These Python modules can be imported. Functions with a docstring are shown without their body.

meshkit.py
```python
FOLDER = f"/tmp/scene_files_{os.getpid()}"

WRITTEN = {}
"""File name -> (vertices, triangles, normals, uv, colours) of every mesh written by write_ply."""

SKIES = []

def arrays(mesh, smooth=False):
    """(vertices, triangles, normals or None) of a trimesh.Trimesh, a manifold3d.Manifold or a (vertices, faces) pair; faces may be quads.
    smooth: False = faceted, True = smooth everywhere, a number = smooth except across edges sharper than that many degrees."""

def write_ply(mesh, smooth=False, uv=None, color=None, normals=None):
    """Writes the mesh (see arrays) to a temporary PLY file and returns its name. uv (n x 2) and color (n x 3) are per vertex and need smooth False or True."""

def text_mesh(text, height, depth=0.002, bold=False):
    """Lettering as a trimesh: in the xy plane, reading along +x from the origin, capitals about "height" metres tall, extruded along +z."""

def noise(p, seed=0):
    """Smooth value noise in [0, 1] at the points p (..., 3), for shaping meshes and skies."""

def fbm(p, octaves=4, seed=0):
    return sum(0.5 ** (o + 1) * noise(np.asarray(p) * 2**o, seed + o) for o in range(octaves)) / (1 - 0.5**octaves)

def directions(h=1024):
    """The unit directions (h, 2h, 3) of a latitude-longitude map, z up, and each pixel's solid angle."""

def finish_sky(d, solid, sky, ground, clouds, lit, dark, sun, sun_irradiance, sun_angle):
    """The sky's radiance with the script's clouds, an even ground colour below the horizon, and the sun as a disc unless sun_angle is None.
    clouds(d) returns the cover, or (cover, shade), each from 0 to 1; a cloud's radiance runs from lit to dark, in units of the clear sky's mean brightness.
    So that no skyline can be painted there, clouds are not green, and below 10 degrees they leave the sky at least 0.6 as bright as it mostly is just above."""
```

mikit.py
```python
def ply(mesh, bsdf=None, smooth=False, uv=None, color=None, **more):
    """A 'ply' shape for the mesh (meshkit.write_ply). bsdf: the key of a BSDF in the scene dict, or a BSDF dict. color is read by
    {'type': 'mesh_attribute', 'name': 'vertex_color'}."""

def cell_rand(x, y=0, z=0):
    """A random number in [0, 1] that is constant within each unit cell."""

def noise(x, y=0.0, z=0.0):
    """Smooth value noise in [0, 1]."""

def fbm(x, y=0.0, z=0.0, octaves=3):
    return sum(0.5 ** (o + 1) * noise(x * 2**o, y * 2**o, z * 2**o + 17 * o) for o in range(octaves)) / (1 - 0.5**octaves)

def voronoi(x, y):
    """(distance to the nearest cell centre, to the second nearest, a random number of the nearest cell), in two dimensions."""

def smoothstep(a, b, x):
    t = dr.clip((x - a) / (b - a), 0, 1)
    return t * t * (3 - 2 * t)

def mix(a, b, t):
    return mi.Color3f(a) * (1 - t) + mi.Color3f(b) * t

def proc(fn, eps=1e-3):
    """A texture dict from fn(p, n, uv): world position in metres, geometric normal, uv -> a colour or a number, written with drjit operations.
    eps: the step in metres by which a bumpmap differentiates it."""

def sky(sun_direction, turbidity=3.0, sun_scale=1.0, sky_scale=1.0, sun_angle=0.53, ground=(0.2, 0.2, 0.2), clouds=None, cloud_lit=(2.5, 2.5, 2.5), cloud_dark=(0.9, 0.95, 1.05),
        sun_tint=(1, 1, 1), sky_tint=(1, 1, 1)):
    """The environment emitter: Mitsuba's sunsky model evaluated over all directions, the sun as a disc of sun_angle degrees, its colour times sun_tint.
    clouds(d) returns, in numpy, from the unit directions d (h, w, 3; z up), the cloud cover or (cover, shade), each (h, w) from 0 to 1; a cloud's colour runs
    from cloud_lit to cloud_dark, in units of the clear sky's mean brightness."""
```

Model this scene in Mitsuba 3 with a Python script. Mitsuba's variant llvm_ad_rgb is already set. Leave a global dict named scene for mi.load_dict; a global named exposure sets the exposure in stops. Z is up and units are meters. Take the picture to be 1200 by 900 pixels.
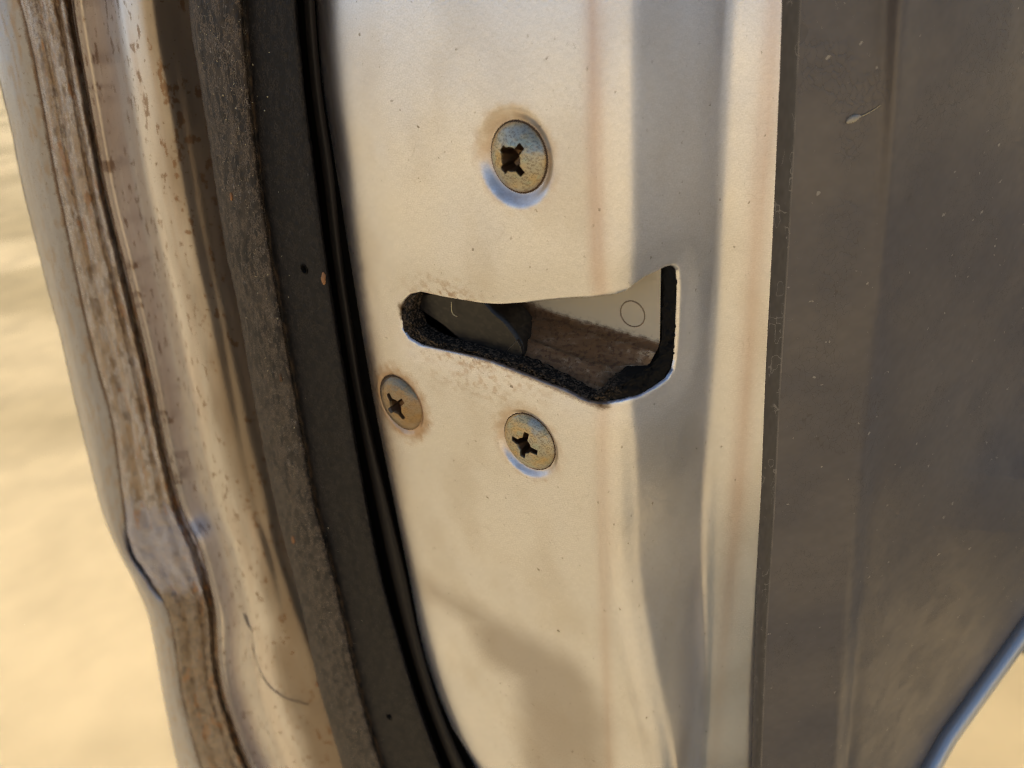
import math
import numpy as np, trimesh, manifold3d as m3
import mitsuba as mi, drjit as dr, mikit, meshkit
from mikit import noise, fbm, voronoi, smoothstep, mix, proc
from scipy.interpolate import PchipInterpolator
from scipy.spatial import Delaunay, cKDTree
import shapely.geometry as sg
import shapely
from shapely import affinity
rng = np.random.default_rng(7)
T = mi.ScalarTransform4f

# ------------------------------------------------------------------ camera, sky, exposure
F = 867.0                                     # focal length in photo pixels (photo 1200 x 900)
CAM = np.array([0, 0, 0.95])
down = np.array([145, 1700, F]); down /= np.linalg.norm(down)        # world down, in camera axes (x right, y down, z forward)
up_c = -down
fw_c = np.array([0, 0, 1.0]) - up_c * up_c[2]; fw_c /= np.linalg.norm(fw_c)
rt_c = np.cross(fw_c, up_c)
R = np.stack([rt_c, fw_c, up_c])              # camera axes -> world (X right, Y forward, Z up)
scene, labels = {}, {}
FOCUS = 0.152
scene['camera'] = {'type': 'thinlens', 'fov': math.degrees(2 * math.atan(600 / F)), 'fov_axis': 'x',
    'to_world': T().look_at(origin=CAM.tolist(), target=(CAM + R @ [0, 0, 1]).tolist(), up=(R @ [0, -1, 0]).tolist()),
    'near_clip': 0.01, 'far_clip': 1000.0, 'aperture_radius': 0.00068, 'focus_distance': FOCUS}
SUN_AZ, SUN_EL = 32, 52                       # azimuth left of the view direction
sa, se = math.radians(SUN_AZ), math.radians(SUN_EL)
SUN = [-math.sin(sa) * math.cos(se), math.cos(sa) * math.cos(se), math.sin(se)]
scene['sky'] = mikit.sky(SUN, turbidity=4.5, ground=(0.35, 0.28, 0.17), sky_tint=(1.06, 1.0, .95))
exposure = 1.78

# ------------------------------------------------------------------ frame of the door
def ray(px, py):
    v = np.stack([(np.asarray(px, float) - 600) / F, (np.asarray(py, float) - 450) / F, np.ones_like(np.asarray(px, float))], -1)
    return v @ R.T
Zw = np.array([0, 0, 1.0])
def horiz(psi):                               # horizontal unit vector facing the camera, turned psi degrees to the right
    a = math.radians(psi); return np.array([math.sin(a), -math.cos(a), 0])
N = horiz(-40); U = np.cross(Zw, N)           # normal of the end face; U runs along it to the picture's right
O = CAM + ray(606, 186) * 0.1235              # centre of the upper screw
def hit(px, py, point, normal):
    r = ray(px, py); t = ((point - CAM) @ normal) / (r @ normal)
    return CAM + r * t[..., None]
def at(px, py, w=0.0):                        # on the plane of the end face, w metres proud of it
    r = ray(px, py); t = ((O - CAM) @ N + w) / (r @ N)
    return CAM + r * np.asarray(t)[..., None]
def loc(p): q = np.asarray(p) - O; return np.stack([q @ U, q @ N, q[..., 2]], -1)      # (u, w, z)
def wor(q): q = np.asarray(q); return O + q[..., :1] * U + q[..., 1:2] * N + q[..., 2:] * Zw

# ------------------------------------------------------------------ bookkeeping
def put(key, mesh, bsdf, smooth=True, uv=None, label=None, category=None, group=None, kind=None):
    k, i = key, 0
    while k in scene: i += 1; k = f'{key}_{i:03d}'
    scene[k] = mikit.ply(mesh, bsdf, smooth=smooth, uv=uv)
    d = {n: v for n, v in (('label', label), ('category', category), ('group', group), ('kind', kind)) if v}
    if d: labels[k] = d
    return k
def grid_faces(nr, nc, flip=False):
    i, j = np.meshgrid(np.arange(nr - 1), np.arange(nc - 1), indexing='ij')
    a, b, c, d = i * nc + j, i * nc + j + 1, (i + 1) * nc + j + 1, (i + 1) * nc + j
    f = np.concatenate([np.stack([a, d, c], -1).reshape(-1, 3), np.stack([a, c, b], -1).reshape(-1, 3)])
    return f[:, ::-1] if flip else f

# ------------------------------------------------------------------ materials (procedural)
OX = [float(x) for x in O]; UX = [float(x) for x in U]; NX = [float(x) for x in N]
def uz(p):                                    # door coordinates in millimetres, for the shaders
    x, y, z = p.x - OX[0], p.y - OX[1], p.z - OX[2]
    return (x * UX[0] + y * UX[1]) * 1e3, (x * NX[0] + y * NX[1]) * 1e3, z * 1e3
SCREWS_PX = [(603, 186, 90), (617, 520, 72), (467.5, 474, 68)]
SC = [loc(at(np.array(x), np.array(y))) * 1e3 for x, y, _ in SCREWS_PX]
HC = loc(at(np.array(520.), np.array(355.))) * 1e3
HC2 = loc(at(np.array(560.), np.array(425.))) * 1e3
LB = loc(at(np.array(430.), np.array(470.))) * 1e3

def specks(u, w, z, scale, thr, seed):        # sparse small dots
    a, b, c = voronoi((u - w * 1.1) * scale + seed + .5 * noise(z * 3 * scale, u * 3 * scale), z * scale + seed * 3)
    return smoothstep(.10, .0, a - .20 * smoothstep(thr, 1.0, c) * noise(u * .9, w, z * .9)) * smoothstep(thr, thr + .004, c)
LIP = [loc(at(np.array(float(x)), np.array(float(y)))) * 1e3 for x, y in ((466, 360), (478, 392), (507, 406), (573, 424), (640, 452), (690, 474), (735, 474))]
_px = lambda x, y: loc(at(np.array(float(x)), np.array(float(y)))) * 1e3
REFL_BLOB = [(_px(505, 693), _px(600, 745), 2.0), (_px(588, 758), _px(660, 800), 8.5), (_px(655, 820), _px(662, 915), 12.5)]
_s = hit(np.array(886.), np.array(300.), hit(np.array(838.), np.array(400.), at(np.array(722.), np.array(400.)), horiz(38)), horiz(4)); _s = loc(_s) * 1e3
REFL_STREAK = [float(_px(697, 250)[0]), float(_px(697, 340)[2]), float(_s[0]), float(_s[1])]
EDGE = [_px(x, y) for x, y in ((352, -60), (378, 120), (398, 300), (431, 500), (454, 600), (470, 670))]
def lip_dist(u, z, pts=None):
    d = mi.Float(99)
    pts = LIP if pts is None else pts
    for a, b in zip(pts[:-1], pts[1:]):
        bx, bz = float(b[0] - a[0]), float(b[2] - a[2]); px, pz = u - float(a[0]), z - float(a[2])
        t = dr.clip((px * bx + pz * bz) / (bx * bx + bz * bz), 0, 1)
        d = dr.minimum(d, dr.sqrt(dr.square(px - t * bx) + dr.square(pz - t * bz)))
    return d
def paint_color(p, n, uv):
    u, w, z = uz(p)
    c = mi.Color3f(.85, .865, .935) * (0.84 + .32 * fbm(u * 4.5, w * 4.5, z * 4.5, 2))
    film = fbm(u * .09 + 3, w * .09, z * .05, 4)                      # dusty film
    c = mix(c, mi.Color3f(.50, .43, .34), smoothstep(.42, .8, film) * .22)
    tan = mi.Float(0)
    for k, (cx, cy, r0, s) in enumerate([(SC[0][0], SC[0][2], 7.6, .8), (SC[1][0], SC[1][2], 7.6, .8), (SC[2][0], SC[2][2], 8.9, 1.3)]):
        d = dr.sqrt(dr.square(u - float(cx)) + dr.square(z - float(cy)) + dr.square(w) * .2)
        tan = dr.maximum(tan, s * smoothstep(float(r0) + 2.6, float(r0) - 2.0, d + 2.4 * (fbm(u * .7, z * .7, 3, 2) - .5)))
    c = mix(c, mi.Color3f(.42, .24, .10), tan * .62)
    # rust bleeding along the mouth and at the edge beside the rubber
    near = dr.exp(-(dr.square((u - float(HC[0])) / 9) + dr.square((z - float(HC[2])) / 5))) + dr.exp(-(dr.square((u - float(HC2[0])) / 16) + dr.square((z - float(HC2[2])) / 7))) * .8
    c = mix(c, mi.Color3f(.38, .22, .10), dr.clip(near, 0, 1) * smoothstep(.42, .75, fbm(u * .8, w, z * .8, 4)) * .75)
    run = dr.exp(-dr.square((u - REFL_STREAK[0] + .5 * (noise(z * .05, 3) - .5)) / 1.5)) * (.55 + .45 * smoothstep(REFL_STREAK[1] - 4, REFL_STREAK[1] + 2, z)) + .8 * dr.exp(-(dr.square(u - REFL_STREAK[2]) + dr.square(w - REFL_STREAK[3])) / 4.5)  # pinkish reflected streaks, painted into the colour
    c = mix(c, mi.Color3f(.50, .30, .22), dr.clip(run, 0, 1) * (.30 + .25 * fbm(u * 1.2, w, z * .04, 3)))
    film2 = mi.Float(0)
    for a_, b_, r_ in REFL_BLOB:
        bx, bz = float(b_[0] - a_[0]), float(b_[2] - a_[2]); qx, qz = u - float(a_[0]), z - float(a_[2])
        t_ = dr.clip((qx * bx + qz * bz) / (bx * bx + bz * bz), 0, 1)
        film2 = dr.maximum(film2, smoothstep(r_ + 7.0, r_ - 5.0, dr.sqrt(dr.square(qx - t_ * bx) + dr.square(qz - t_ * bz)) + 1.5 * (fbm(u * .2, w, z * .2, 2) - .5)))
    c = mix(c, mi.Color3f(.34, .30, .285), film2 * .66)  # dull lobed reflection low on the face, put into the colour
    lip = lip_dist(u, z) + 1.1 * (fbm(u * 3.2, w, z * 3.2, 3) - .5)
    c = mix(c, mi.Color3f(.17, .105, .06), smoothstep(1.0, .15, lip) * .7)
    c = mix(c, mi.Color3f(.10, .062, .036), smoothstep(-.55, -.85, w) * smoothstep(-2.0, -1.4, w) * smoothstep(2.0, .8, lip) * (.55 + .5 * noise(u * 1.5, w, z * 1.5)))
    side = dr.exp(-dr.square((u - float(LB[0])) / 7) - dr.square((z - float(LB[2])) / 26))
    c = mix(c, mi.Color3f(.32, .19, .10), side * (.45 + .5 * fbm(u * .4, w, z * .4, 3)))
    ed = lip_dist(u, z, EDGE)
    c = mix(c, mi.Color3f(.34, .27, .21), dr.exp(-ed / 6.0) * (.45 + .5 * fbm(u * .3, w, z * .12, 3)))
    dots = specks(u, w, z, .62, .970, 1.0) * (.3 + .7 * noise(u * .5, w, z * .5)) + .6 * specks(u, w, z, 1.6, .975, 11.0) + dr.clip(near * 1.1 - .15, 0, 1) * specks(u, w, z, 1.7, .62, 5.0) * smoothstep(.4, .62, fbm(u * .6, w, z * .6, 3))
    c = mix(c, mi.Color3f(.10, .06, .035), dr.clip(dots, 0, 1) * .85)
    hair = smoothstep(.012, .004, dr.abs(fbm(u * .22 + 7, w * .2, z * .22, 2) - .5)) * smoothstep(.62, .75, noise(u * .25, w * .25, z * .25 + 9))
    return mix(c, mi.Color3f(.16, .12, .09), hair * .10)
def paint_rough(p, n, uv):
    u, w, z = uz(p)
    return .22 + .14 * fbm(u * .12, w * .12, z * .08, 3) + .05 * noise(u * 7, w * 7, z * 7)
def paint_bump(p, n, uv):
    u, w, z = uz(p)
    return fbm(u * 2.2, w * 2.2, z * 2.2, 2)
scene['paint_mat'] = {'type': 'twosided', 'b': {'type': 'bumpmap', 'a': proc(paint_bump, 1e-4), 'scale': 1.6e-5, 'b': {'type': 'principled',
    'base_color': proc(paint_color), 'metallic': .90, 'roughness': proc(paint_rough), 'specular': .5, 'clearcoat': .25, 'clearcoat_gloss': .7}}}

def flange_color(p, n, uv):                   # same paint, dirtier: uv = (across, along) in metres
    a, l = uv.x * 1e3, uv.y * 1e3
    u, w, z = uz(p)
    c = mi.Color3f(.70, .68, .70) * (.88 + .22 * fbm(u * 6, w * 6, z * 6, 2))
    c = mix(c, mi.Color3f(.50, .37, .30), .25 * smoothstep(.35, .7, fbm(a * .25, l * .03, 2, 3)))
    d = specks(a, 0, l, .45, .90, 2.0) * .8 + specks(a, 0, l, 1.0, .74, 7.0) * smoothstep(.45, .65, fbm(a * .12, l * .06, 5, 3))
    c = mix(c, mi.Color3f(.15, .085, .045), dr.clip(d, 0, 1) * .85)
    shade_grime = smoothstep(.62, .86, uv.x / CH_W + .14 * (fbm(a * .15, l * .05, 17, 3) - .5))  # grime towards the rubber, with the soft shade there painted in
    c = mix(c, mi.Color3f(.20, .145, .10), shade_grime * .75)
    e = smoothstep(.66, .76, fbm(a * .5, l * .30, 11, 4))
    return mix(c, mi.Color3f(.20, .11, .06), e * .75)
CH_W = 0.036
scene['flange_mat'] = {'type': 'twosided', 'b': {'type': 'bumpmap', 'a': proc(paint_bump, 1e-4), 'scale': 3e-5, 'b': {'type': 'principled',
    'base_color': proc(flange_color), 'metallic': .85, 'roughness': .27, 'clearcoat': .2, 'clearcoat_gloss': .6}}}

def sealer_color(p, n, uv):
    a, l = uv.x * 1e3, uv.y * 1e3
    fr = uv.x / SW
    groove = 1.7 * dr.exp(-dr.square((fr - .02) / .045)) + .30 * dr.exp(-dr.square((fr - .36) / .05)) + .38 * dr.exp(-dr.square((fr - .68) / .04)) + 1.2 * dr.exp(-dr.square((fr - .885) / .035))
    s = fbm(a * .55, l * .16, 3, 4); g = fbm(a * 3.2, l * 3.2, 4, 4); q = fbm(a * .30, l * .24, 9, 4); k = noise(a * 7, l * 7, 2)
    wob = 22 * (fbm(a * .35, l * .2, 6, 3) - .5)
    low = smoothstep(SL[1] - 6, SL[1] + 8, l + wob)
    blue = smoothstep(SL[0] - 3, SL[0] + 2, l + wob) * (1 - low)
    c = mix(mi.Color3f(.58, .54, .51), mi.Color3f(.46, .35, .25), smoothstep(.36, .62, s))
    c = mix(c, mi.Color3f(.22, .14, .085), smoothstep(.44, .62, g) * (.55 + .3 * k))
    c = mix(c, mi.Color3f(.14, .085, .05), smoothstep(.52, .68, q) * (.4 + .5 * g))
    c = mix(c, mi.Color3f(.40, .41, .50), blue * .55)
    c = mix(c, mix(mi.Color3f(.26, .17, .10), mi.Color3f(.07, .042, .025), smoothstep(.45, .65, fbm(a * .9, l * .6, 23, 4))), low * .8)
    c = mix(c, mi.Color3f(.085, .045, .025), dr.clip(groove, 0, 1) * (.35 + .9 * fbm(a * .8, l * .5, 13, 3)))
    c = mix(c, mi.Color3f(.42, .24, .12), smoothstep(.945, .97, fr) * .6)
    rust = smoothstep(.68, .73, fbm(a * .25, l * .12, 21, 3))
    return mix(c, mi.Color3f(.34, .15, .05), rust * .55)
SW, SL = .016, [520., 540.]
def sealer_bump(p, n, uv):
    a, l = uv.x * 1e3, uv.y * 1e3
    return fbm(a * 2.2, l * 2.0, 4, 4) + .4 * fbm(a * 1.0, l * .2, 7, 2)
scene['sealer_mat'] = {'type': 'twosided', 'b': {'type': 'bumpmap', 'a': proc(sealer_bump, 1e-4), 'scale': 2.4e-4, 'b': {'type': 'principled',
    'base_color': proc(sealer_color), 'roughness': .45, 'specular': .5, 'metallic': .25}}}
def skin_color(p, n, uv):
    a, l = uv.x * 1e3, uv.y * 1e3
    c = mi.Color3f(.37, .375, .42) * (.88 + .2 * fbm(a * 4, l * 4, 3, 2))
    d = smoothstep(.50, .72, fbm(a * .5, l * .15, 31, 4))
    c = mix(c, mi.Color3f(.33, .24, .17), d * .55)
    c = mix(c, mi.Color3f(.12, .07, .045), smoothstep(HW - 1.5, HW - .3, a + 1.2 * (fbm(a, l * .6, 41, 3) - .5)) * .85)
    d2 = specks(a, 0, l, .6, .72, 3.0)
    return mix(c, mi.Color3f(.14, .08, .05), d2 * .7)
HW = 1e6
scene['skin_mat'] = {'type': 'twosided', 'b': {'type': 'bumpmap', 'a': proc(sealer_bump, 1e-4), 'scale': 6e-5, 'b': {'type': 'principled',
    'base_color': proc(skin_color), 'metallic': .6, 'roughness': .28, 'clearcoat': .2}}}

def rubber_color(p, n, uv):
    a, l = uv.x * 1e3, uv.y * 1e3
    left = smoothstep(RIDGE_MM + .5, RIDGE_MM - 1.0, a)
    g = fbm(a * 3.0, l * 2.0, 5, 4); b = fbm(a * .35, l * .25, 6, 3)
    c = mi.Color3f(.016, .015, .0155) * (.6 + .8 * g)
    dust = smoothstep(.44, .58, fbm(a * 4.5, l * 4.0, 5, 3)) * smoothstep(.35, .6, fbm(a * .7, l * .6, 15, 3)) * (.14 + .8 * left) + .10 * left + .22 * left * smoothstep(.35, .65, b)
    c = mix(c, mi.Color3f(.24, .18, .13), dr.clip(dust, 0, 1) * .52)
    lint = smoothstep(.02, .006, dr.abs(fbm(a * .8, l * .8, 14, 2) - .5)) * smoothstep(.60, .78, noise(a * .7, l * .5, 3))
    c = mix(c, mi.Color3f(.34, .30, .27), lint * (.10 + .5 * left))
    ridge = dr.exp(-dr.square((uv.x * 1e3 - RIDGE_MM) / .8)) * smoothstep(.35, .6, fbm(a * .8, l * .35, 8, 3))
    return mix(c, mi.Color3f(.20, .12, .06), ridge * .35)
RIDGE_MM = 11.0
def rubber_bump(p, n, uv):
    a, l = uv.x * 1e3, uv.y * 1e3
    return fbm(a * 2.6, l * 1.8, 5, 4)
scene['rubber_mat'] = {'type': 'twosided', 'b': {'type': 'bumpmap', 'a': proc(rubber_bump, 1e-4), 'scale': 2.2e-4, 'b': {'type': 'principled',
    'base_color': proc(rubber_color), 'roughness': .6, 'specular': .13}}}
scene['lip_mat'] = {'type': 'twosided', 'b': {'type': 'bumpmap', 'a': proc(rubber_bump, 1e-4), 'scale': 1.2e-4, 'b': {'type': 'principled', 'base_color': {'type': 'rgb', 'value': [.020, .017, .015]}, 'roughness': .55, 'specular': .2}}}
scene['gap_mat'] = {'type': 'twosided', 'b': {'type': 'principled', 'base_color': {'type': 'rgb', 'value': [.008, .0075, .007]}, 'roughness': .7, 'specular': .08}}

def foam_color(p, n, uv):
    u, w, z = uz(p)
    g = fbm(u * 3, w * 3, z * 3, 3)
    return mix(mi.Color3f(.009, .008, .007), mi.Color3f(.11, .078, .052), smoothstep(.46, .66, g) * .85 * smoothstep(float(LIP[-1][0]) + 4, float(LIP[-1][0]) - 4, u - w))
def foam_bump(p, n, uv):
    u, w, z = uz(p)
    return fbm(u * 3, w * 3, z * 3, 3)
scene['foam_mat'] = {'type': 'twosided', 'b': {'type': 'bumpmap', 'a': proc(foam_bump, 1e-4), 'scale': 3e-4, 'b': {'type': 'principled',
    'base_color': proc(foam_color), 'roughness': .85, 'specular': .2}}}
def claw_color(p, n, uv):
    u, w, z = uz(p)
    g = fbm(u * .9, w, z * 1.1, 4)
    return mix(mi.Color3f(.011, .0105, .0115), mi.Color3f(.030, .025, .020), smoothstep(.40, .75, g) * .75)
scene['claw_mat'] = {'type': 'twosided', 'b': {'type': 'principled', 'base_color': proc(claw_color), 'roughness': .36, 'specular': .45}}
WB = [0.0, 0.0]                               # floor line of the housing, filled in below
def housing_color(p, n, uv):
    u, w, z = uz(p)
    c = mi.Color3f(.54, .485, .385)
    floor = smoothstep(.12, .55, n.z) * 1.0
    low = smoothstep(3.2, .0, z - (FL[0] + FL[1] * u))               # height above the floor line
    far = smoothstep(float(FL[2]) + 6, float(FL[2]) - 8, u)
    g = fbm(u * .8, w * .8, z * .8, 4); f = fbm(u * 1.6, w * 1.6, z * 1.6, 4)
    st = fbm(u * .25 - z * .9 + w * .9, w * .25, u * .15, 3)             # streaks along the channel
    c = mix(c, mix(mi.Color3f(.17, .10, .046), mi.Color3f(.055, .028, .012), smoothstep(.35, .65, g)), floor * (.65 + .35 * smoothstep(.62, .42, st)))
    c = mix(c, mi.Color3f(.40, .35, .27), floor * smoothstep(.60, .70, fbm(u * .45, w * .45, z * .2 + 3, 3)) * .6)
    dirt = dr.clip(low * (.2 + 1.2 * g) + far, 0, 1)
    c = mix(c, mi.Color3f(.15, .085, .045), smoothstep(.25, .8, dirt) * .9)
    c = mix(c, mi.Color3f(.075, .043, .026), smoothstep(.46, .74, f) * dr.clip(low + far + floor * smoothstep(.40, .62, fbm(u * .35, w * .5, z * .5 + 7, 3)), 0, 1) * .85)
    return c
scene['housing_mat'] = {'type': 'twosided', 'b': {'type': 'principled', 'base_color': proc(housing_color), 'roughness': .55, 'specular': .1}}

def screw_color(p, n, uv):
    u, w, z = uz(p)
    g = fbm(u * .32 + 4, w * .3, z * .32, 3); f = fbm(u * 3.5, w * 3.5, z * 3.5, 3)
    c = mix(mi.Color3f(.46, .46, .41), mi.Color3f(.58, .45, .25), smoothstep(.30, .68, g))
    c = mix(c, mi.Color3f(.40, .48, .42), smoothstep(.55, .72, fbm(u * .5, w, z * .5 + 30, 2)) * .6)
    c = mix(c, mi.Color3f(.16, .105, .06), smoothstep(.46, .66, f) * .5)
    c = mix(c, mi.Color3f(.26, .16, .09), smoothstep(8.5, 6.5, dr.sqrt(dr.square(u - float(SC[2][0])) + dr.square(z - float(SC[2][2])))) * .65)
    r = mi.Float(99)
    for q in SC: r = dr.minimum(r, dr.sqrt(dr.square(u - float(q[0])) + dr.square(z - float(q[2]))))
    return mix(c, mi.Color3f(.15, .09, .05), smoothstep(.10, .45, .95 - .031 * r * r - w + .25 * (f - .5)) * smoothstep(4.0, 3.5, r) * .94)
def screw_rough(p, n, uv):
    u, w, z = uz(p)
    return .24 + .22 * fbm(u * 2, w * 2, z * 2, 3)
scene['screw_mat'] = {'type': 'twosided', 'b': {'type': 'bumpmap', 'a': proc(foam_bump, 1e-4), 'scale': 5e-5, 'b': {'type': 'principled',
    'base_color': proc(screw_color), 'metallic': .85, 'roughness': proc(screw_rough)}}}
scene['grime_mat'] = {'type': 'twosided', 'b': {'type': 'principled', 'base_color': {'type': 'rgb', 'value': [.085, .052, .03]}, 'roughness': .9, 'specular': .2}}

def vinyl_color(p, n, uv):
    u, w, z = uz(p)
    g = fbm(u * .5, w * .5, z * .5, 4); b = fbm(u * .04, w * .04, z * .05, 3)
    c = mix(mi.Color3f(.128, .113, .108), mi.Color3f(.160, .137, .120), smoothstep(.3, .7, b))
    x = u * 1.0 - w * .6
    a, bb, cc = voronoi(x * .75 + 1.2 * fbm(x * .7, z * .7, 1, 2), z * .62 + 1.2 * fbm(x * .7, z * .7, 8, 2))
    c = mix(c, mi.Color3f(.045, .038, .034), smoothstep(.09, .0, bb - a) * smoothstep(.42, .62, fbm(x * .12, z * .10, 4, 2)) * .3)
    c = c * (.88 + .24 * g)
    d = specks(x, 0, z, .5, .965, 9.0)
    c = mix(c, mi.Color3f(.40, .36, .30), d * .7)
    lint = smoothstep(.008, .002, dr.abs(fbm(x * .8, z * .8, 14, 2) - .5)) * smoothstep(.82, .90, noise(x * 1.1, z * .9, 3))
    return mix(c, mi.Color3f(.30, .27, .24), lint * .5)
def strip_color(p, n, uv):
    a, l = uv.x * 1e3, uv.y * 1e3
    c = mi.Color3f(.085, .075, .066) * (.8 + .4 * fbm(a * 1.5, l * .6, 2, 3))
    sq = smoothstep(.035, .012, dr.abs(fbm(a * .8, l * .45, 4, 2) - .5)) * smoothstep(.42, .6, noise(a * .5, l * .22, 7))
    c = mix(c, mi.Color3f(.30, .27, .235), sq * .6)
    return mix(c, mi.Color3f(.24, .21, .18), smoothstep(STRIP - .5, STRIP - .1, a) * (.4 + .5 * noise(l * .4, 3, 1)))
STRIP = 3.0
scene['strip_mat'] = {'type': 'twosided', 'b': {'type': 'principled', 'base_color': proc(strip_color), 'roughness': .5, 'specular': .4}}
def vinyl_bump(p, n, uv):
    u, w, z = uz(p)
    x = u * 1.0 - w * .6
    a, b, c = voronoi(x * .75 + 1.2 * fbm(x * .7, z * .7, 1, 2), z * .62 + 1.2 * fbm(x * .7, z * .7, 8, 2))
    return smoothstep(0, .22, b - a) * smoothstep(.3, .65, fbm(x * .12, z * .10, 4, 2)) + .2 * fbm(x * 2.5, z * 2.5, 2, 2)
scene['vinyl_mat'] = {'type': 'twosided', 'b': {'type': 'bumpmap', 'a': proc(vinyl_bump, 1e-4), 'scale': .8e-4, 'b': {'type': 'principled',
    'base_color': proc(vinyl_color), 'roughness': .40, 'specular': .5}}}
def sand_color(p, n, uv):
    a = fbm(p.x * .7, p.y * 1.6, 0, 4); b = fbm(p.x * 9, p.y * 9, 3, 3)
    c = mix(mi.Color3f(.375, .308, .178), mi.Color3f(.545, .452, .275), smoothstep(.3, .7, a))
    return c * (.86 + .28 * b)
scene['sand_mat'] = {'type': 'principled', 'base_color': proc(sand_color), 'roughness': .95, 'specular': .1}
scene['straw_mat'] = {'type': 'twosided', 'b': {'type': 'principled', 'base_color': {'type': 'rgb', 'value': [.50, .42, .27]}, 'roughness': .7}}
scene['seed_mat'] = {'type': 'twosided', 'b': {'type': 'principled', 'base_color': {'type': 'rgb', 'value': [.42, .38, .31]}, 'roughness': .7}}
scene['root_mat'] = {'type': 'twosided', 'b': {'type': 'principled', 'base_color': {'type': 'rgb', 'value': [.22, .16, .11]}, 'roughness': .8}}
scene['crumb_mat'] = {'type': 'twosided', 'b': {'type': 'principled', 'base_color': {'type': 'rgb', 'value': [.11, .062, .034]}, 'roughness': .9}}
scene['rust_mat'] = {'type': 'twosided', 'b': {'type': 'principled', 'base_color': {'type': 'rgb', 'value': [.30, .15, .07]}, 'roughness': .9}}

# ------------------------------------------------------------------ ground
def make_ground():
    def axis(c):
        s = np.concatenate([np.linspace(0, 6, 121), 6 * 1.16 ** np.arange(1, 26)])
        return np.concatenate([-s[:0:-1], s]) + c
    x, y = np.meshgrid(axis(-.5), axis(1.0))
    r = np.hypot(x, y)
    h = .014 * (meshkit.fbm(np.stack([x * .9, y * .9, 0 * x], -1), 4, 3) - .5) + 0.010 * (meshkit.fbm(np.stack([x * 5, y * 5, 0 * x], -1), 3, 5) - .5)
    h *= np.clip(12 / np.maximum(r, 12), 0, 1)
    v = np.stack([x, y, h], -1).reshape(-1, 3)
    put('sand', (v, grid_faces(*x.shape, flip=True)), 'sand_mat', smooth=True, label='pale yellow sunlit sand lying far below the open door', kind='structure')
make_ground()

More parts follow.
